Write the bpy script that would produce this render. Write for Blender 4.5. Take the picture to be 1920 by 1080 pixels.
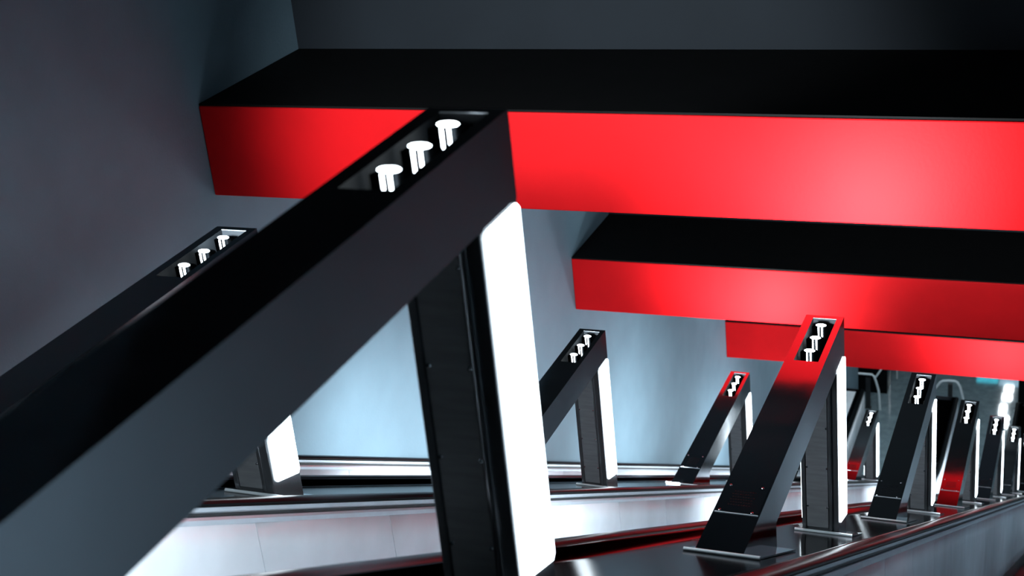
import bpy, math, random
from mathutils import Matrix, Vector

for o in list(bpy.data.objects):
    bpy.data.objects.remove(o)
SC = bpy.context.scene
COL = SC.collection

# ---------------------------------------------------------------- scale / frame
U = 4.0                      # metres per lamp pitch along the incline
GZ = 3.75                    # landing floor lies GZ*U below the eye
TH = 0.5293                  # incline, about 30.3 degrees
TAN = math.tan(TH); COS = math.cos(TH); SIN = math.sin(TH)
def W(x, y, z):              # survey units (eye at 0,0,0) -> metres, landing floor at z = 0
    return Vector((x * U, y * U, (z + GZ) * U))

# ---------------------------------------------------------------- camera
cam_d = bpy.data.cameras.new('camera')
cam = bpy.data.objects.new('camera', cam_d)
COL.objects.link(cam)
R = ((0.92639, 0.36372, -0.09748), (0.06115, -0.40074, -0.91415), (-0.37156, 0.8409, -0.39348))
m = Matrix(((R[0][0], -R[1][0], -R[2][0]), (R[0][1], -R[1][1], -R[2][1]), (R[0][2], -R[1][2], -R[2][2]))).to_4x4()
m.translation = W(0, 0, 0)
cam.matrix_world = m
cam_d.sensor_width = 36.0
cam_d.lens = 2799.65 / 1920 * 36
cam_d.clip_start = 0.05
cam_d.dof.use_dof = True
cam_d.dof.focus_distance = 6.6
cam_d.dof.aperture_fstop = 5.0
SC.camera = cam

# ---------------------------------------------------------------- world, exposure
wd = bpy.data.worlds.new('world')
SC.world = wd
wd.use_nodes = True
wd.node_tree.nodes['Background'].inputs[0].default_value = (0.60, 0.82, 1.0, 1)
wd.node_tree.nodes['Background'].inputs[1].default_value = 0.2   # ambient fill added for the post fronts, standing in for the upper hall
SC.view_settings.view_transform = 'Standard'
SC.view_settings.look = 'None'
SC.view_settings.gamma = 1.0
SC.view_settings.use_curve_mapping = False
SC.view_settings.exposure = 0.0
PANEL_GLOW = 8.0            # luminous side panels of the lamps
PANEL_WATT = 38.0            # area lights added at the panels, aimed down to keep upper walls dark
BULB_GLOW = 12.0
UPLIGHT_WATT = 105.0

# ---------------------------------------------------------------- materials
def mat(name, col, rough=0.5, metal=0.0, noise=0.0, nscale=8.0, bump=0.0, bscale=40.0, stretch=None, spec=None, rnoise=0.0, edge=None):
    M = bpy.data.materials.new(name); M.use_nodes = True
    nt = M.node_tree; b = nt.nodes['Principled BSDF']
    b.inputs['Base Color'].default_value = (*col, 1)
    b.inputs['Roughness'].default_value = rough
    b.inputs['Metallic'].default_value = metal
    if spec is not None: b.inputs['Specular IOR Level'].default_value = spec
    if edge: b.inputs['Specular Tint'].default_value = (*edge, 1)
    tc = nt.nodes.new('ShaderNodeTexCoord'); mp = nt.nodes.new('ShaderNodeMapping')
    nt.links.new(tc.outputs['Object'], mp.inputs[0])
    if stretch: mp.inputs['Scale'].default_value = stretch
    if noise or rnoise:
        n = nt.nodes.new('ShaderNodeTexNoise'); n.inputs['Scale'].default_value = nscale; n.inputs['Detail'].default_value = 4
        nt.links.new(mp.outputs[0], n.inputs['Vector'])
        if noise:
            r = nt.nodes.new('ShaderNodeMapRange'); r.inputs['To Min'].default_value = 1 - noise; r.inputs['To Max'].default_value = 1 + noise
            r.inputs['From Min'].default_value = 0.3; r.inputs['From Max'].default_value = 0.7
            nt.links.new(n.outputs['Fac'], r.inputs['Value'])
            x = nt.nodes.new('ShaderNodeMix'); x.data_type = 'RGBA'; x.blend_type = 'MULTIPLY'
            x.inputs[0].default_value = 1; x.inputs[6].default_value = (*col, 1)
            nt.links.new(r.outputs[0], x.inputs[7]); nt.links.new(x.outputs[2], b.inputs['Base Color'])
        if rnoise:
            r2 = nt.nodes.new('ShaderNodeMapRange'); r2.inputs['To Min'].default_value = max(0, rough - rnoise); r2.inputs['To Max'].default_value = rough + rnoise
            r2.inputs['From Min'].default_value = 0.3; r2.inputs['From Max'].default_value = 0.7
            nt.links.new(n.outputs['Fac'], r2.inputs['Value']); nt.links.new(r2.outputs[0], b.inputs['Roughness'])
    if bump:
        n2 = nt.nodes.new('ShaderNodeTexNoise'); n2.inputs['Scale'].default_value = bscale; n2.inputs['Detail'].default_value = 2
        nt.links.new(mp.outputs[0], n2.inputs['Vector'])
        bp = nt.nodes.new('ShaderNodeBump'); bp.inputs['Strength'].default_value = bump; bp.inputs['Distance'].default_value = 0.02
        nt.links.new(n2.outputs['Fac'], bp.inputs['Height']); nt.links.new(bp.outputs[0], b.inputs['Normal'])
    return M
def glow(name, col, strength):
    M = bpy.data.materials.new(name); M.use_nodes = True
    nt = M.node_tree; nt.nodes.clear()
    e = nt.nodes.new('ShaderNodeEmission'); e.inputs[0].default_value = (*col, 1); e.inputs[1].default_value = strength
    o = nt.nodes.new('ShaderNodeOutputMaterial'); nt.links.new(e.outputs[0], o.inputs[0])
    return M
WHITE = (0.80, 0.92, 1.0)
M = {
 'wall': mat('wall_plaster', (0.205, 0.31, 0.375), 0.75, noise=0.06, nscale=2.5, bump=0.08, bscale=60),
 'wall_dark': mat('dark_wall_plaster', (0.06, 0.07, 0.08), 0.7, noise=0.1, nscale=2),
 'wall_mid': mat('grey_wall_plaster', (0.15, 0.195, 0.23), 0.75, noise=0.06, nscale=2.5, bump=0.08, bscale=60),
 'riser': mat('dark_riser_paint', (0.018, 0.024, 0.032), 0.8, noise=0.1, nscale=2),
 'ceiling': mat('dark_ceiling_paint', (0.025, 0.03, 0.034), 0.8, noise=0.1, nscale=2),
 'red': mat('red_beam_paint', (0.90, 0.007, 0.011), 0.6, noise=0.05, nscale=3, bump=0.03, bscale=50, spec=0.15),
 'cover': mat('black_beam_cover', (0.005, 0.0045, 0.0045), 0.8, spec=0.2, noise=0.2, nscale=6),
 'steel': mat('polished_dark_steel', (0.21, 0.225, 0.24), 0.09, 1.0, noise=0.04, nscale=5, bump=0.012, bscale=5, rnoise=0.03),
 'post': mat('brushed_post_steel', (0.30, 0.315, 0.33), 0.36, 0.4, edge=(0.3, 0.3, 0.3), noise=0.12, nscale=9, stretch=(1, 1, 7), rnoise=0.06),
 'trim': mat('post_trim_steel', (0.20, 0.215, 0.23), 0.24, 0.7, noise=0.1, nscale=6),
 'chrome': mat('chrome', (0.75, 0.78, 0.8), 0.12, 1.0, noise=0.03, nscale=12),
 'deck': mat('deck_steel', (0.20, 0.17, 0.175), 0.09, 1.0, edge=(0.30, 0.235, 0.245), noise=0.06, nscale=4, bump=0.015, bscale=4, rnoise=0.03),
 'rubber': mat('black_handrail_rubber', (0.004, 0.005, 0.006), 0.3, spec=0.03, noise=0.1, nscale=20),
 'guide': mat('handrail_guide_steel', (0.55, 0.60, 0.65), 0.35, 0.5, noise=0.05, nscale=10),
 'groove': mat('black_groove', (0.006, 0.007, 0.008), 0.5, noise=0.1, nscale=20),
 'panel': mat('satin_balustrade_panel', (0.80, 0.85, 0.90), 0.36, 0.06, spec=0.25, noise=0.08, nscale=3, bump=0.05, bscale=3, rnoise=0.06),
 'skirt': mat('dark_skirt', (0.02, 0.022, 0.025), 0.35, noise=0.1, nscale=10),
 'step': mat('grooved_step_metal', (0.12, 0.125, 0.13), 0.4, 0.8, noise=0.1, nscale=20),
 'tube': mat('satin_tube', (0.78, 0.86, 0.90), 0.3, 0.15, noise=0.05, nscale=12),
 'curb': mat('dark_steel_curb', (0.10, 0.10, 0.105), 0.10, 1.0, edge=(0.13, 0.13, 0.135), noise=0.1, nscale=10),
 'black': mat('black_cavity', (0.004, 0.005, 0.006), 0.6, spec=0.1, noise=0.1, nscale=20),
 'can': mat('dark_reflector_can', (0.012, 0.014, 0.016), 0.2, 1.0, noise=0.05, nscale=30),
 'floor': mat('polished_granite', (0.24, 0.33, 0.37), 0.04, noise=0.2, nscale=6),
 'glow': glow('luminous_panel', WHITE, PANEL_GLOW),
 'bulb': glow('uplight_bulb', WHITE, BULB_GLOW),
 'hall': glow('hall_light_diffuser', (0.85, 0.95, 1.0), 100.0),
 'landing_fill': glow('landing_light_diffuser', (0.85, 0.95, 1.0), 55.0),
 'cyan': glow('cyan_lightbox', (0.05, 0.65, 0.85), 6.0),
 'pale': glow('pale_lightbox', (0.4, 0.7, 0.9), 5.0),
}

# ---------------------------------------------------------------- mesh helpers
class MB:
    def __init__(s): s.v = []; s.f = []; s.mi = []; s.sm = []
    def add(s, vs, fs, mi=0, smooth=False):
        o = len(s.v); s.v += [tuple(p) for p in vs]
        for f in fs: s.f.append([o + i for i in f]); s.mi.append(mi); s.sm.append(smooth)
    def box(s, x0, x1, y0, y1, z0, z1, mi=0):
        s.add([(x0,y0,z0),(x1,y0,z0),(x1,y1,z0),(x0,y1,z0),(x0,y0,z1),(x1,y0,z1),(x1,y1,z1),(x0,y1,z1)],
              [(3,2,1,0),(4,5,6,7),(0,1,5,4),(1,2,6,5),(2,3,7,6),(3,0,4,7)], mi)
    def prism_x(s, yz, x0, x1, mi=0, cap=True):    # polygon in the y,z plane, pushed along x
        n = len(yz); a = sum(yz[i][0]*yz[(i+1)%n][1]-yz[(i+1)%n][0]*yz[i][1] for i in range(n))
        if a < 0: yz = yz[::-1]
        vs = [(x0,y,z) for y,z in yz] + [(x1,y,z) for y,z in yz]
        fs = [(i, (i+1)%n, n+(i+1)%n, n+i) for i in range(n)]
        fs = [f[::-1] for f in fs]
        if cap: fs += [tuple(range(n))[::-1], tuple(range(n, 2*n))]
        s.add(vs, fs, mi)
    def cyl(s, p, q, r, n=16, mi=0, cap=True, r2=None, smooth=True):
        p = Vector(p); q = Vector(q); d = (q-p).normalized()
        a = d.orthogonal().normalized(); b = d.cross(a); r2 = r if r2 is None else r2
        vs = []
        for c, rr in ((p, r), (q, r2)):
            for i in range(n):
                t = 2*math.pi*i/n; vs.append(c + (a*math.cos(t)+b*math.sin(t))*rr)
        s.add(vs, [(i, (i+1)%n, n+(i+1)%n, n+i) for i in range(n)], mi, smooth)
        if cap: s.add(vs, [tuple(range(n))[::-1], tuple(range(n, 2*n))], mi)
    def tube(s, pts, r, n=12, mi=0):
        pts = [Vector(p) for p in pts]; rings = []
        up = Vector((0.3, 0.9, 0.2))
        for i, p in enumerate(pts):
            d = (pts[min(i+1,len(pts)-1)] - pts[max(i-1,0)]).normalized()
            a = (up - d*up.dot(d)).normalized(); b = d.cross(a)
            rings.append([p + (a*math.cos(2*math.pi*k/n)+b*math.sin(2*math.pi*k/n))*r for k in range(n)])
        vs = [v for g in rings for v in g]; fs = []
        for i in range(len(pts)-1):
            for k in range(n): fs.append((i*n+k, i*n+(k+1)%n, (i+1)*n+(k+1)%n, (i+1)*n+k))
        s.add(vs, fs, mi, True)
        s.add(vs, [tuple(range(n))[::-1], tuple(range(len(vs)-n, len(vs)))], mi)
    def lathe(s, prof, c, n=20, mi=0, sy=1.0, half=False):   # profile (r, z) about a vertical axis
        vs = []
        for r, z in prof:
            for k in range(n):
                t = math.pi*k/(n-1) if half else 2*math.pi*k/n
                vs.append((c[0]+r*math.cos(t), c[1]+sy*r*math.sin(t), c[2]+z))
        fs = [(i*n+k, i*n+(k+1)%n, (i+1)*n+(k+1)%n, (i+1)*n+k) for i in range(len(prof)-1) for k in range(n-1 if half else n)]
        s.add(vs, fs, mi, True)
    def sweep(s, prof, path, mi=0, smooth=False, closed=True):  # profile (x, dz) carried along path (y, z), counter-clockwise
        n = len(prof); vs = [(x, y, z+dz) for y, z in path for x, dz in prof]; fs = []
        for i in range(len(path)-1):
            for k in range(n if closed else n-1):
                fs.append((i*n+k, i*n+(k+1)%n, (i+1)*n+(k+1)%n, (i+1)*n+k))
        s.add(vs, fs, mi, smooth)
        if closed: s.add(vs, [tuple(range(n))[::-1], tuple(range(len(vs)-n, len(vs)))], mi)
    def build(s, name, mats, parent=None, loc=None, bevel=0.0):
        me = bpy.data.meshes.new(name); me.from_pydata(s.v, [], s.f)
        for q in (mats if isinstance(mats, (list, tuple)) else [mats]): me.materials.append(q)
        for i, p in enumerate(me.polygons): p.material_index = s.mi[i]; p.use_smooth = s.sm[i]
        me.validate(); me.update()
        import bmesh
        bm = bmesh.new(); bm.from_mesh(me); bmesh.ops.recalc_face_normals(bm, faces=bm.faces); bm.to_mesh(me); bm.free()
        o = bpy.data.objects.new(name, me); COL.objects.link(o)
        if parent: o.parent = parent
        if loc is not None: o.location = loc
        if bevel:
            b = o.modifiers.new('bevel', 'BEVEL'); b.width = bevel; b.segments = 2; b.limit_method = 'ANGLE'; b.angle_limit = 0.6
        return o
def tag(o, label, cat, group=None):
    o['label'] = label; o['category'] = cat
    if group: o['group'] = group
    return o
def structure(o): o['kind'] = 'structure'; return o
def empty(name, loc):
    o = bpy.data.objects.new(name, None); o.location = loc; o.empty_display_size = 0.2; COL.objects.link(o); return o
def copy_tree(o, parent=None):
    c = o.copy(); COL.objects.link(c)
    if parent: c.parent = parent
    for ch in [k for k in list(COL.objects) if k.parent == o]: copy_tree(ch, c)
    return c

# ---------------------------------------------------------------- layout numbers (survey units)
XA, XB = -0.28741, -0.72561
XW, XR = -1.1638, 0.15079                 # side walls
ZD = -0.1116                              # deck height over the eye plane
SA, SB, PB = 0.1724, 0.6723, 1.0123
BEND, NEWEL = 5.742, 6.50                 # where the incline levels out, where the balustrades end
HW = 0.0886                               # half width of a balustrade
def zc(y):                                # survey height of the eye plane carried down the incline
    e = 0.22                              # eased bend
    t = (y - BEND) / e
    if t <= -1: return -y * TAN
    if t >= 1: return -BEND * TAN
    return -BEND * TAN + TAN * e * (1 - t) ** 2 / 4
def path(y0, y1, dz=0.0, lo=None):
    ys = [y0] + [BEND - 0.22 + 0.44 * i / 12 for i in range(13) if y0 < BEND - 0.22 + 0.44 * i / 12 < y1] + [y1]
    return [(y * U, (zc(y) + dz + GZ) * U) for y in ys]

# ---------------------------------------------------------------- the setting
HALL_Y = 11.5; BD0 = 0.3331
b = MB(); b.box(-3*U, 1.6*U, (BEND-0.05)*U, HALL_Y*U, -0.3, 0.0)
structure(b.build('floor', M['floor']))
WALL_END = 6.85
b = MB()                                   # left wall: follows the incline below, ends at the landing
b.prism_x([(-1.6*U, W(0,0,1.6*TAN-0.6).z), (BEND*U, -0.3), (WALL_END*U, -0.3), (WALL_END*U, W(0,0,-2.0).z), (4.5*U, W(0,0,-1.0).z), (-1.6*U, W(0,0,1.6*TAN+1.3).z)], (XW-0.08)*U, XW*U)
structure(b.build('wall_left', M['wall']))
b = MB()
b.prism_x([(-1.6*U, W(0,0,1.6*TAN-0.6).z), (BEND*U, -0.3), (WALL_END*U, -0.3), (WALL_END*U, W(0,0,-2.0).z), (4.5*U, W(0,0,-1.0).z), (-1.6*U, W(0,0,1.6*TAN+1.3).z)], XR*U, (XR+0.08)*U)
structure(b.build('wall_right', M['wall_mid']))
b = MB()                                   # stepped ceiling high over the beams
b.prism_x([(-1.6*U, W(0,0,1.6*TAN+1.2).z), (4.75*U, W(0,0,-4.75*TAN+1.2).z), (4.75*U, W(0,0,-4.75*TAN+1.3).z), (-1.6*U, W(0,0,1.6*TAN+1.3).z)], XW*U, XR*U)
structure(b.build('ceiling', M['ceiling']))
b = MB(); b.box(-3*U, 1.6*U, (5.005*COS+BD0)*U, HALL_Y*U, W(0,0,-2.29).z, W(0,0,-2.2).z)
structure(b.build('ceiling_hall', M['ceiling']))
b = MB(); b.box(-3*U, 1.6*U, HALL_Y*U, (HALL_Y+.05)*U, -0.3, W(0,0,-2.2).z)
structure(b.build('wall_back', M['wall_dark']))
b = MB(); b.box(-3.05*U, -3*U, (WALL_END)*U, (HALL_Y+.05)*U, -0.3, W(0,0,-2.2).z)
structure(b.build('wall_hall_left', M['wall_dark']))
b = MB(); b.box(1.6*U, 1.65*U, (WALL_END)*U, (HALL_Y+.05)*U, -0.3, W(0,0,-2.2).z)
structure(b.build('wall_hall_right', M['wall_dark']))

# red beams slung across the shaft, each with a concrete riser above its back edge
BZ, BH, BD = 0.434, 0.1291, 0.3331
beam_labels = {
 1: 'largest red beam behind the foreground lamp arm, spanning from left wall to right',
 2: 'middle red beam whose left end shows above the lamp arm at picture centre',
 3: 'smallest and lowest red beam, furthest down the shaft above the landing'}
for k, s in ((1, 1.9106), (2, 3.4623), (3, 5.005)):
    y = s * COS; z = BZ - s * SIN
    b = MB(); b.box(XW*U+.002, XR*U-.002, y*U, (y+BD)*U, W(0,0,z-BH).z, W(0,0,z).z)
    bo = b.build('ceiling_beam', M['red'], bevel=0.008)
    tag(bo, beam_labels[k], 'beam', 'red ceiling beams stepping down the shaft')
    b = MB(); b.box(XW*U+.004, XR*U-.004, y*U+.006, (y+BD)*U, W(0,0,z).z+.0005, W(0,0,z).z+.012)
    b.build('top_cover', M['cover'], bo)['label'] = 'black top cover'
    b = MB(); b.box(XW*U, XR*U, (y+BD-0.05)*U, (y+BD)*U, W(0,0,z).z, W(0,0,-(y+BD)*TAN+1.25).z if k < 3 else W(0,0,z+0.9).z)
    structure(b.build('wall_riser_%d' % k, M['riser']))

# ---------------------------------------------------------------- balustrades
def balustrade(xc, sides, y0, label):
    root = empty('escalator_balustrade', (xc*U, 0, 0)); tag(root, label, 'balustrade', 'balustrades between the escalators')
    P = path(y0, NEWEL)
    l = -1 if -1 in sides else 0; r = 1
    def q(pts): return [(h*U, z*U) for h, z in pts]
    deck = [(-0.055, ZD-0.010), (-0.055, ZD)] if l else [(0.0, ZD-0.010), (0.0, ZD)]
    # deck pan with a rounded curb on each side
    curb = [(0.050, ZD), (0.055, ZD+0.0006), (0.060, ZD+0.0028), (0.0638, ZD+0.0058), (0.0665, ZD+0.0076), (0.0690, ZD+0.0080), (0.0705, ZD+0.0068)]
    top = curb + [(0.0705, ZD-0.012)]
    left = [(-h, z) for h, z in reversed(top)] if l else [(0.0005, ZD-0.012), (0.0005, ZD)]
    bd = MB(); bd.sweep(q(left + top), P, smooth=False); d = bd.build('deck', [M['deck'], M['curb']], root)
    for f in d.data.polygons:
        f.use_smooth = len(f.vertices) == 4
        if min(abs(d.data.vertices[v].co.x) for v in f.vertices) > 0.0495*U: f.material_index = 1
    for sd in ((-1, 1) if l else (1,)):
        def sv(pts):
            pts = [(sd*h, z) for h, z in pts]
            return q(pts if sd > 0 else pts[::-1])
        hr = [(0.0712, -0.1085), (0.0890, -0.1085), (0.0907, -0.1070), (0.0907, -0.1050), (0.0890, -0.1025), (0.0855, -0.1013), (0.0765, -0.1013), (0.0728, -0.1025), (0.0708, -0.1050)]
        n = MB(); n.sweep(sv(hr), P, smooth=False); hd = n.build('handrail', M['rubber'], root)
        for f in hd.data.polygons: f.use_smooth = len(f.vertices) == 4
        n = MB(); n.sweep(sv([(0.072, -0.1138), (0.0872, -0.1138), (0.0880, -0.1125), (0.0880, -0.1086), (0.072, -0.1086)]), P)
        n.build('handrail_guide', M['guide'], root)
        n = MB(); n.sweep(sv([(0.072, -0.1174), (0.0855, -0.1174), (0.0855, -0.1139), (0.072, -0.1139)]), P)
        n.build('groove', M['groove'], root)
        n = MB(); n.sweep(sv([(0.076, -0.1245), (0.0896, -0.1245), (0.0896, -0.1200), (0.0886, -0.1175), (0.076, -0.1175)]), P)
        n.build('panel_trim', M['guide'], root)
        # slightly bowed sheets between fine joints
        n = MB(); ph = 0.0132 if xc < -0.5 else 0.0318
        k0 = math.floor((y0/COS - ph)/0.25) ; s = k0*0.25 + ph
        while s*COS < NEWEL - 0.01:
            ya = max(y0, s*COS + 0.0006); yb = min(NEWEL, (s+0.25)*COS - 0.0006)
            if yb > ya:
                prof = [(0.0800, -0.305)] + [(HW + 0.0009*math.sin(math.pi*t/6), -0.305 + (0.305-0.1246)*t/6) for t in range(7)] + [(0.0800, -0.1246)]
                ysub = [ya + (yb-ya)*i/6 for i in range(7)]
                vs = []
                for i, y in enumerate(ysub):
                    bow = 0.0012*math.sin(math.pi*i/6)
                    for j, (h, z) in enumerate(prof):
                        hh = h + (bow if 0 < j < len(prof)-1 else 0)
                        vs.append((sd*hh*U, y*U, (zc(y)+z+GZ)*U))
                c = len(prof); fs = [(i*c+j, i*c+(j+1)%c, (i+1)*c+(j+1)%c, (i+1)*c+j) for i in range(6) for j in range(c)]
                n.add(vs, fs, 0, True)
                n.add(vs, [tuple(range(c)), tuple(range(len(vs)-c, len(vs)))], 0)
            s += 0.25
        n.build('side_panel', M['panel'], root)
        n = MB(); n.sweep(sv([(0.070, -0.40), (0.0876, -0.40), (0.0876, -0.3055), (0.070, -0.3055)]), P)
        n.build('skirt', M['skirt'], root)
        n = MB(); n.sweep(sv([(0.060, -0.30), (0.0795, -0.30), (0.0795, -0.1246), (0.060, -0.1246)]), P)
        n.build('backing', M['panel'], root)
    # closing face of the newel with a bright strip along its top
    zt = (zc(NEWEL)+GZ)*U; n = MB()
    n.box((-HW if l else 0.0005)*U, HW*U, NEWEL*U, NEWEL*U+0.02, 0.001, zt-0.126*U)
    n.build('newel_face', M['post'], root)
    n = MB(); zl = (zc(6.2)+ZD+GZ)*U
    if not l:
        n.box(0.001*U, 0.049*U, (BEND+0.25)*U, (NEWEL-0.01)*U, zl+.001, zl+.004)
        n.build('deck_sheen_sheet', M['panel'], root)  # pale sheet put in for the deck's bright reflection
    n = MB(); n.box((-HW if l else 0.0005)*U, HW*U, NEWEL*U+.0205, NEWEL*U+0.03, zt-0.120*U, zt-0.103*U)
    n.build('newel_strip', M['chrome'], root)
    return root
balustrade(XA, (-1, 1), -0.9, 'nearest balustrade with dark glossy deck, its right side facing the viewer at bottom right')
balustrade(XB, (-1, 1), -0.9, 'second balustrade beyond the nearest, its bright side panels lit white')
balustrade(XW, (1,), -0.9, 'furthest balustrade running along the foot of the pale left wall')

# moving steps of the three lanes
def steps(xa, xb, label):
    n = MB(); y = -0.9
    zs = -0.352
    n_t = 0.1
    while y < BEND - 0.1:
        zt = zc(y + n_t) + zs + 0.012
        n.box(xa*U+.004, xb*U-.004, y*U, (y+n_t)*U, (zt+GZ)*U-0.4, (zt+GZ)*U)
        y += n_t
    n.box(xa*U+.004, xb*U-.004, y*U, (BEND-0.051)*U, -0.2, 0.012)
    o = n.build('escalator_step_band', M['step']); tag(o, label, 'escalator steps', 'step bands of the escalators')
steps(XA+HW, XR, 'dark escalator steps right of the nearest balustrade, in the bottom right corner')
steps(XB+HW, XA-HW, 'escalator steps between the nearest balustrade and the second one')
steps(XW+HW, XB-HW, 'escalator steps between the second balustrade and the left wall')

# ---------------------------------------------------------------- lamps
WL = 0.041; AL = 0.4724; AH = 0.0445; PF = 0.4251; FY = 0.1232
SL0, SL1, SX0, SX1 = 0.361, 0.4652, 0.217, 0.833
TILT = 40.0                  # downward aim of the added panel lights, sparing the upper wall
def lamp_proto():
    root = empty('lamp', (0,0,0))
    h = WL/2*U
    # arm: horizontal box whose uphill end dies into the sloping deck
    n = MB()
    side = [(0,0), (AL,0), (AL,-AH), (FY,-AH), (FY,-FY*TAN)]
    S = [(y*U, z*U) for y, z in side]
    k = len(S)
    for x in (-h, h): n.add([(x,y,z) for y,z in S], [tuple(range(k))])
    for i in range(1, k):
        (y0,z0),(y1,z1) = S[i], S[(i+1)%k]
        n.add([(-h,y0,z0),(h,y0,z0),(h,y1,z1),(-h,y1,z1)], [(0,1,2,3)])
    xs = [-h, (-0.5+SX0)*2*h, (-0.5+SX1)*2*h, h]; ys = [0, SL0*U, SL1*U, AL*U]
    for a in range(3):
        for c in range(3):
            if a == 1 and c == 1: continue
            n.add([(xs[a],ys[c],0),(xs[a+1],ys[c],0),(xs[a+1],ys[c+1],0),(xs[a],ys[c+1],0)], [(0,1,2,3)])
    me_o = n.build('arm', M['steel'], root)
    import bmesh
    bm = bmesh.new(); bm.from_mesh(me_o.data); bmesh.ops.remove_doubles(bm, verts=bm.verts, dist=1e-4); bmesh.ops.recalc_face_normals(bm, faces=bm.faces); bm.to_mesh(me_o.data); bm.free()
    # recessed tray in the arm top
    n = MB(); dp = 0.030*U; x0, x1, y0, y1 = xs[1], xs[2], ys[1], ys[2]
    n.add([(x0,y0,0),(x1,y0,0),(x1,y1,0),(x0,y1,0),(x0,y0,-dp),(x1,y0,-dp),(x1,y1,-dp),(x0,y1,-dp)],
          [(4,5,6,7),(0,1,5,4),(1,2,6,5),(2,3,7,6),(3,0,4,7)])
    tray = n.build('tray', M['black'], root)
    n = MB(); n.box(x0, x1, y1-.0006, y1+.002, -.0016, .0008); lip = n.build('tray_lip', M['trim'], root)
    for i, yy in enumerate((0.3862, 0.4175, 0.4488)):
        n = MB(); c = ((-0.5+0.50)*2*h, yy*U, 0)
        rr = 0.0100*U
        n.lathe([(rr*1.0,-0.012), (rr*0.97,-0.05), (rr*0.86,-0.085), (rr*0.5,-0.112), (0.002,-0.116)], c, 20, half=True)
        can = n.build('reflector', M['can'], root)
        n = MB(); n.lathe([(0.0005,0.0), (0.019,-0.0004), (0.0225,-0.0025), (0.0225,-0.0045), (0.019,-0.0065), (0.0005,-0.007)], (c[0], c[1], 0.002), 24, sy=0.55)
        cap = n.build('bulb_cap', M['bulb'], can)
        n = MB()
        for dx in (-0.009, 0.006):
            n.lathe([(0.0005,0), (0.0034,-0.001), (0.0030,-0.05), (0.0016,-0.085), (0.0005,-0.09)], (c[0]+dx, c[1]-0.012, -0.005), 10)
        n.build('bulb_stem', M['bulb'], can)
    # perforated cover plate near the foot of the arm, with its fine seam
    n = MB(); a0, a1 = 0.0632*U, 0.1105*U
    n.box(-h*0.93, h*0.93, a0, a1, 0.0006, 0.0022)
    plate = n.build('speaker_plate', M['steel'], root)
    n = MB(); n.box(-h*0.93, h*0.93, a0-.0026, a0-.0004, 0.0004, 0.0024); n.build('plate_edge', M['tube'], plate)
    n = MB(); 
    for i in range(9):
        for j in range(6):
            yy = (0.0735 + 0.0265*(j+0.5)/6)*U; xx = (-0.5 + 0.245 + 0.51*(i+0.5*(j%2)+0.25)/9.2)*2*h
            n.cyl((xx,yy,0.0018), (xx,yy,0.0026), 0.0036, 10, 0, smooth=False)
    n.build('perforation', M['black'], plate)
    for fx in (0.128, 0.828):
        for fy in (0.0655, 0.107):
            n = MB(); c = ((fx-0.5)*2*h, fy*U, 0.0022)
            n.lathe([(0.005,0),(0.0045,0.0018),(0.0025,0.0028),(0.0003,0.003)], c, 10); n.build('screw', M['chrome'], plate)
    # upright post under the free end
    n = MB()
    n.prism_x([(PF*U,-AH*U), (AL*U,-AH*U), (AL*U,-AL*TAN*U), (PF*U,-PF*TAN*U)], -h, h)
    n.build('post', M['trim'], root, bevel=0.003)
    zt, zb = -AH*U-.012, -(PF*TAN)*U+.03
    n = MB(); n.box(-h*0.72, h*0.46, PF*U-.006, PF*U-.0005, zb, zt); fp = n.build('front_panel', M['post'], root, bevel=0.002)
    for x0_, x1_ in ((-h*0.98, -h*0.755), (h*0.50, h*0.66)):
        n = MB(); n.box(x0_, x1_, PF*U-.009, PF*U-.0005, zb-.01, zt+.006); n.build('edge_strip', M['trim'], root, bevel=0.002)
    for fx in (-0.65, 0.40):
        for t in (0.07, 0.34, 0.60, 0.86):
            n = MB(); zz = zt + (zb-zt)*t
            n.cyl((fx*h, PF*U-.0062, zz), (fx*h, PF*U-.0095, zz), 0.0055, 10, r2=0.003); n.build('screw', M['chrome'], fp)
    # luminous side panels
    for sd in (-1, 1):
        ya, yb = 0.4304*U, (AL-0.0012)*U
        za, zb0, zb1 = -(AH+0.0012)*U, -0.2365*U, -0.2480*U
        c = 0.012
        prof = [(ya,zb0+c),(ya+c*.6,zb0-.001),(yb-c,zb1),(yb,zb1+c),(yb,za-c),(yb-c,za),(ya+c,za),(ya,za-c)]
        n = MB(); n.prism_x(prof, sd*h+sd*0.0005, sd*h+sd*0.006)
        lp = n.build('light_panel', M['glow'], root); lp['side'] = sd
        ad = bpy.data.lights.new('panel_light', 'AREA'); ad.shape = 'RECTANGLE'; ad.energy = PANEL_WATT; ad.color = WHITE
        ad.size = 0.72; ad.size_y = 0.15; ad.spread = math.radians(108)
        ao = bpy.data.objects.new('panel_light', ad); COL.objects.link(ao); ao.parent = lp
        ao.matrix_local = Matrix.Translation((sd*(h+0.05), (ya+yb)/2, (za+zb0)/2)) @ Matrix.Rotation(-sd*math.radians(90-TILT), 4, 'Y')
    # base plates lying on the sloping deck
    for y0_, y1_ in ((-0.004, 0.128), (PF-0.006, AL+0.012)):
        n = MB(); f = lambda y, d: (y*U, -y*TAN*U + d)
        n.prism_x([f(y0_,.0005), f(y1_,.0005), f(y1_,.007), f(y0_,.007)], -h*1.36, h*1.78)
        p = n.build('base_plate', M['steel'], root)
        n = MB(); yy, zz = f(y0_, .0085); n.cyl((-h*1.36, yy-.004, zz), (h*1.78, yy-.004, zz), 0.0065, 10); n.build('base_rod', M['tube'], p)
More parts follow.
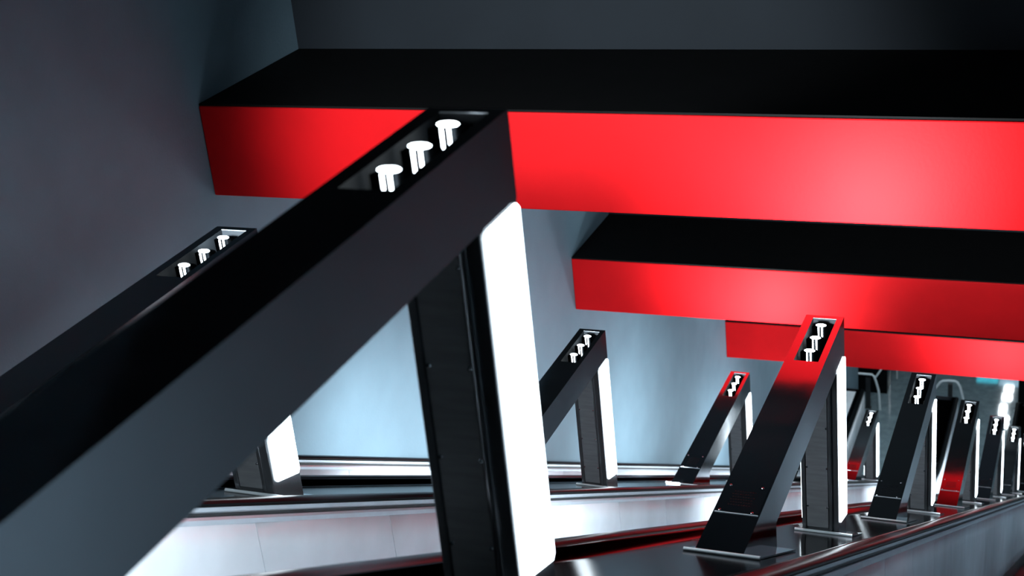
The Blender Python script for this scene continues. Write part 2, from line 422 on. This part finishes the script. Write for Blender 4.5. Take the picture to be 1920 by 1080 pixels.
    # the uplights' own light
    for i, yy in enumerate((0.3862, 0.4488)):
        ld = bpy.data.lights.new('uplight', 'SPOT'); ld.energy = UPLIGHT_WATT; ld.color = WHITE; ld.spot_size = 2.05; ld.spot_blend = 0.9; ld.shadow_soft_size = 0.02
        lo = bpy.data.objects.new('uplight_beam', ld); COL.objects.link(lo); lo.parent = root
        lo.location = (0, yy*U, 0.05); lo.rotation_euler = (math.pi - math.radians(66), 0, 0)   # tilted downhill towards the beams
    return root
proto = lamp_proto()
G = 'metal lamps standing on the balustrade decks'
lamps_A = ['huge blurred foreground lamp whose metal arm crosses from bottom left to picture centre',
 'large black lamp with perforated plate, standing on glossy deck right of picture centre',
 'black lamp next downhill behind the large one with perforated plate',
 'lamp with dark red lower arm, third from the right edge of the picture',
 'small black lamp beside the white patches on the polished floor',
 'small black lamp, last one wholly in view at the far right',
 'furthest lamp at far right, cut off by the picture edge']
lamps_B = ['lamp at left with three bulbs showing above the huge foreground arm',
 'lamp just right of the huge white post panel, against the pale wall',
 'slanting lamp with bright white side, between pale wall and large black lamp',
 'lamp almost wholly hidden behind the large black lamp with perforated plate',
 'small lamp with bright red face, standing right behind the large black lamp']
first = True
for xc, s0, pitch, labs in ((XA, SA, 1.0, lamps_A), (XB, SB, PB, lamps_B)):
    for i, lab in enumerate(labs):
        s = s0 + i*pitch
        o = proto if first else copy_tree(proto); first = False
        o.location = W(xc, s*COS, ZD - s*SIN) + Vector((0, 0, 0.0015)); tag(o, lab, 'lamp', G)
        if xc == XA and i == 6:          # the last one reaches over the bend, its post is shorter
            def clamp(ob):
                for ch in [k for k in list(COL.objects) if k.parent == ob]:
                    if ch.type == 'MESH':
                        ch.data = ch.data.copy()
                        for v in ch.data.vertices:
                            v.co.z = max(v.co.z, (zc((v.co.y + o.location.y)/U) + ZD + GZ)*U - o.location.z + (0.06 if ch.name.startswith('light') else 0.003))
                    clamp(ch)
            clamp(o)

# unseen wall-side panel of the topmost lamp left out to darken the wall
for o in [k for k in list(COL.objects) if k.parent is None and k.get('label') == lamps_B[0]]:
    for ch in [k for k in list(COL.objects) if k.parent == o and k.name.startswith('light_panel') and k.get('side') == -1]:
        for g in [k for k in list(COL.objects) if k.parent == ch]: bpy.data.objects.remove(g)
        bpy.data.objects.remove(ch)

# topmost uplights narrowed and re-aimed to light the beam and spare the wall
for lab, watt, tilt in ((lamps_A[0], 0.35, 78), (lamps_B[0], 1.9, 101)):
    o = [k for k in list(COL.objects) if k.get('label') == lab][0]; nd = None
    for ch in [k for k in list(COL.objects) if k.parent == o and k.type == 'LIGHT']:
        if nd is None:
            nd = ch.data.copy(); nd.spot_size = 1.1; nd.spot_blend = 0.7; nd.energy = UPLIGHT_WATT * watt
        ch.data = nd; ch.rotation_euler = (math.pi - math.radians(tilt), 0, 0); ch.location.z = 0.1

# unseen wall-side panel lights boosted to brighten the wall towards the landing
for lab, gain in zip(lamps_B[1:], (1.2, 3.0, 3.2, 2.8)):
    o = [k for k in list(COL.objects) if k.get('label') == lab][0]
    for lp_ in [k for k in list(COL.objects) if k.parent == o and k.get('side') == -1]:
        for ch in [k for k in list(COL.objects) if k.parent == lp_]:
            ch.data = ch.data.copy(); ch.data.energy = PANEL_WATT * gain
            if lab != lamps_B[1]:        # spread widened for an even wash over the wall
                ch.data.spread = math.pi
                ch.matrix_local = Matrix.Translation(ch.matrix_local.translation) @ Matrix.Rotation(math.radians(78), 4, 'Y')

# ---------------------------------------------------------------- landing: hoop guards, posts, lights
def hoop(name, pts, label):
    n = MB(); n.tube([W(x, 6.84, z) for x, z in pts], 0.024, 12)
    return tag(n.build(name, M['tube']), label, 'railing', 'tube guards at the escalator ends')
hoop('guard_rail', [(-0.815,-3.749), (-0.806,-3.66), (-0.790,-3.61), (-0.771,-3.583), (-0.758,-3.562), (-0.746,-3.553), (-0.72,-3.549), (-0.689,-3.549), (-0.676,-3.556), (-0.663,-3.578), (-0.652,-3.62), (-0.645,-3.66), (-0.637,-3.749)], 'bright bent tube hoop on the landing between the two far black lamps')
hoop('guard_rail', [(-1.162,-3.55), (-1.093,-3.55), (-1.082,-3.560), (-1.073,-3.59), (-1.061,-3.635), (-1.058,-3.66), (-1.056,-3.70), (-1.053,-3.749)], 'bright bent tube rail at the end of the pale wall, above the small red-faced lamp')
for x, lab in ((-0.711, 'dark narrow post inside the bent hoop between the two far black lamps'), (-1.115, 'dark narrow post under the tube rail at the end of the pale wall')):
    n = MB(); n.box((x-.011)*U, (x+.011)*U, 6.845*U, 6.865*U, 0.0005, W(0,0,-3.575).z)
    n.box((x-.016)*U, (x+.016)*U, 6.84*U, 6.87*U, 0.0, 0.012)
    tag(n.build('barrier_post', M['skirt'], bevel=0.004), lab, 'post', 'dark posts on the landing')
n = MB(); n.tube([W(-1.077,6.86,-3.573), W(-1.04,6.86,-3.509), W(-1.02,6.86,-3.47), W(-1.02,7.2,-3.47), W(-1.02,7.2,-3.7495)], 0.02, 10)
tag(n.build('swing_gate_arm', M['tube']), 'thin bright slanting tube above the bent rail at the wall end', 'railing')
n = MB(); n.tube([W(-0.425,6.84,-3.7495), W(-0.418,6.84,-3.745), W(-0.400,6.84,-3.690)], 0.014, 10); n.lathe([(0.0005,0.035),(0.02,0.028),(0.03,0),(0.02,-0.028),(0.0005,-0.035)], W(-0.400,6.84,-3.688), 12)
tag(n.build('lever', M['tube']), 'thin slanting rod with a white knob behind the far right lamps', 'lever')
n = MB(); n.box(-0.392*U, -0.15*U, 6.90*U, 7.15*U, 0.0, W(0,0,-2.72).z)
tag(n.build('column', M['rubber'], bevel=0.01), 'black square column on the landing at the right edge', 'column')
n = MB(); n.box(-1.60*U, -1.045*U, 7.02*U, 7.15*U, 0.0, W(0,0,-3.2).z); n.box(-1.60*U, -1.035*U, 7.0*U, 7.17*U, W(0,0,-3.2).z, W(0,0,-3.18).z)
tag(n.build('block', M['rubber'], bevel=0.01), 'dark booth on the landing just beyond the end of the pale wall', 'block')  # plain black block filling the dark area past the wall end

# ceiling lights of the landing hall, seen mirrored in the polished floor
HC = W(0,0,-2.30).z
for (x0, x1, y0, y1), lab in (((-0.659,-0.601,9.935,9.998), 'furthest ceiling light, mirrored as the topmost white patch on the polished floor'),
                               ((-0.663,-0.602,9.812,9.873), 'ceiling light mirrored as the second white patch from the top on the floor'),
                               ((-0.666,-0.623,9.583,9.710), 'ceiling light mirrored as the long white patch above the small black lamp'),
                               ((-0.631,-0.595,9.412,9.543), 'nearest ceiling light, mirrored as the lowest white patch beside the small black lamp')):
    n = MB(); n.box(x0*U, x1*U, y0*U, y1*U, HC-0.02, HC+0.03)
    tag(n.build('ceiling_light', M['hall']), lab, 'ceiling light', 'ceiling lights over the landing')
for x0, x1, lab in ((-1.05, -0.80, 'added fill light above the landing between the pale wall and the second balustrade'), (-0.62, -0.38, 'added fill light above the landing between the second and the nearest balustrade')):
    n = MB(); n.box(x0*U, x1*U, 5.75*U, 5.87*U, HC-0.02, HC+0.03)
    tag(n.build('ceiling_light', M['landing_fill']), lab, 'ceiling light', 'ceiling lights over the landing')  # unseen lights added to brighten the landing and its hoops
n = MB(); n.box(-0.861*U, -0.715*U, 10.05*U, 10.13*U, HC-0.02, HC+0.03)
tag(n.build('ceiling_light_box', M['cyan']), 'cyan glowing panel over the landing, mirrored as the blue streak on the floor', 'light box')
n = MB(); n.box(-0.704*U, -0.565*U, 10.02*U, 10.116*U, HC+0.0, HC+0.03)
tag(n.build('ceiling_light_box', M['pale']), 'pale blue glowing panel over the landing, mirrored beside the black column', 'light box')
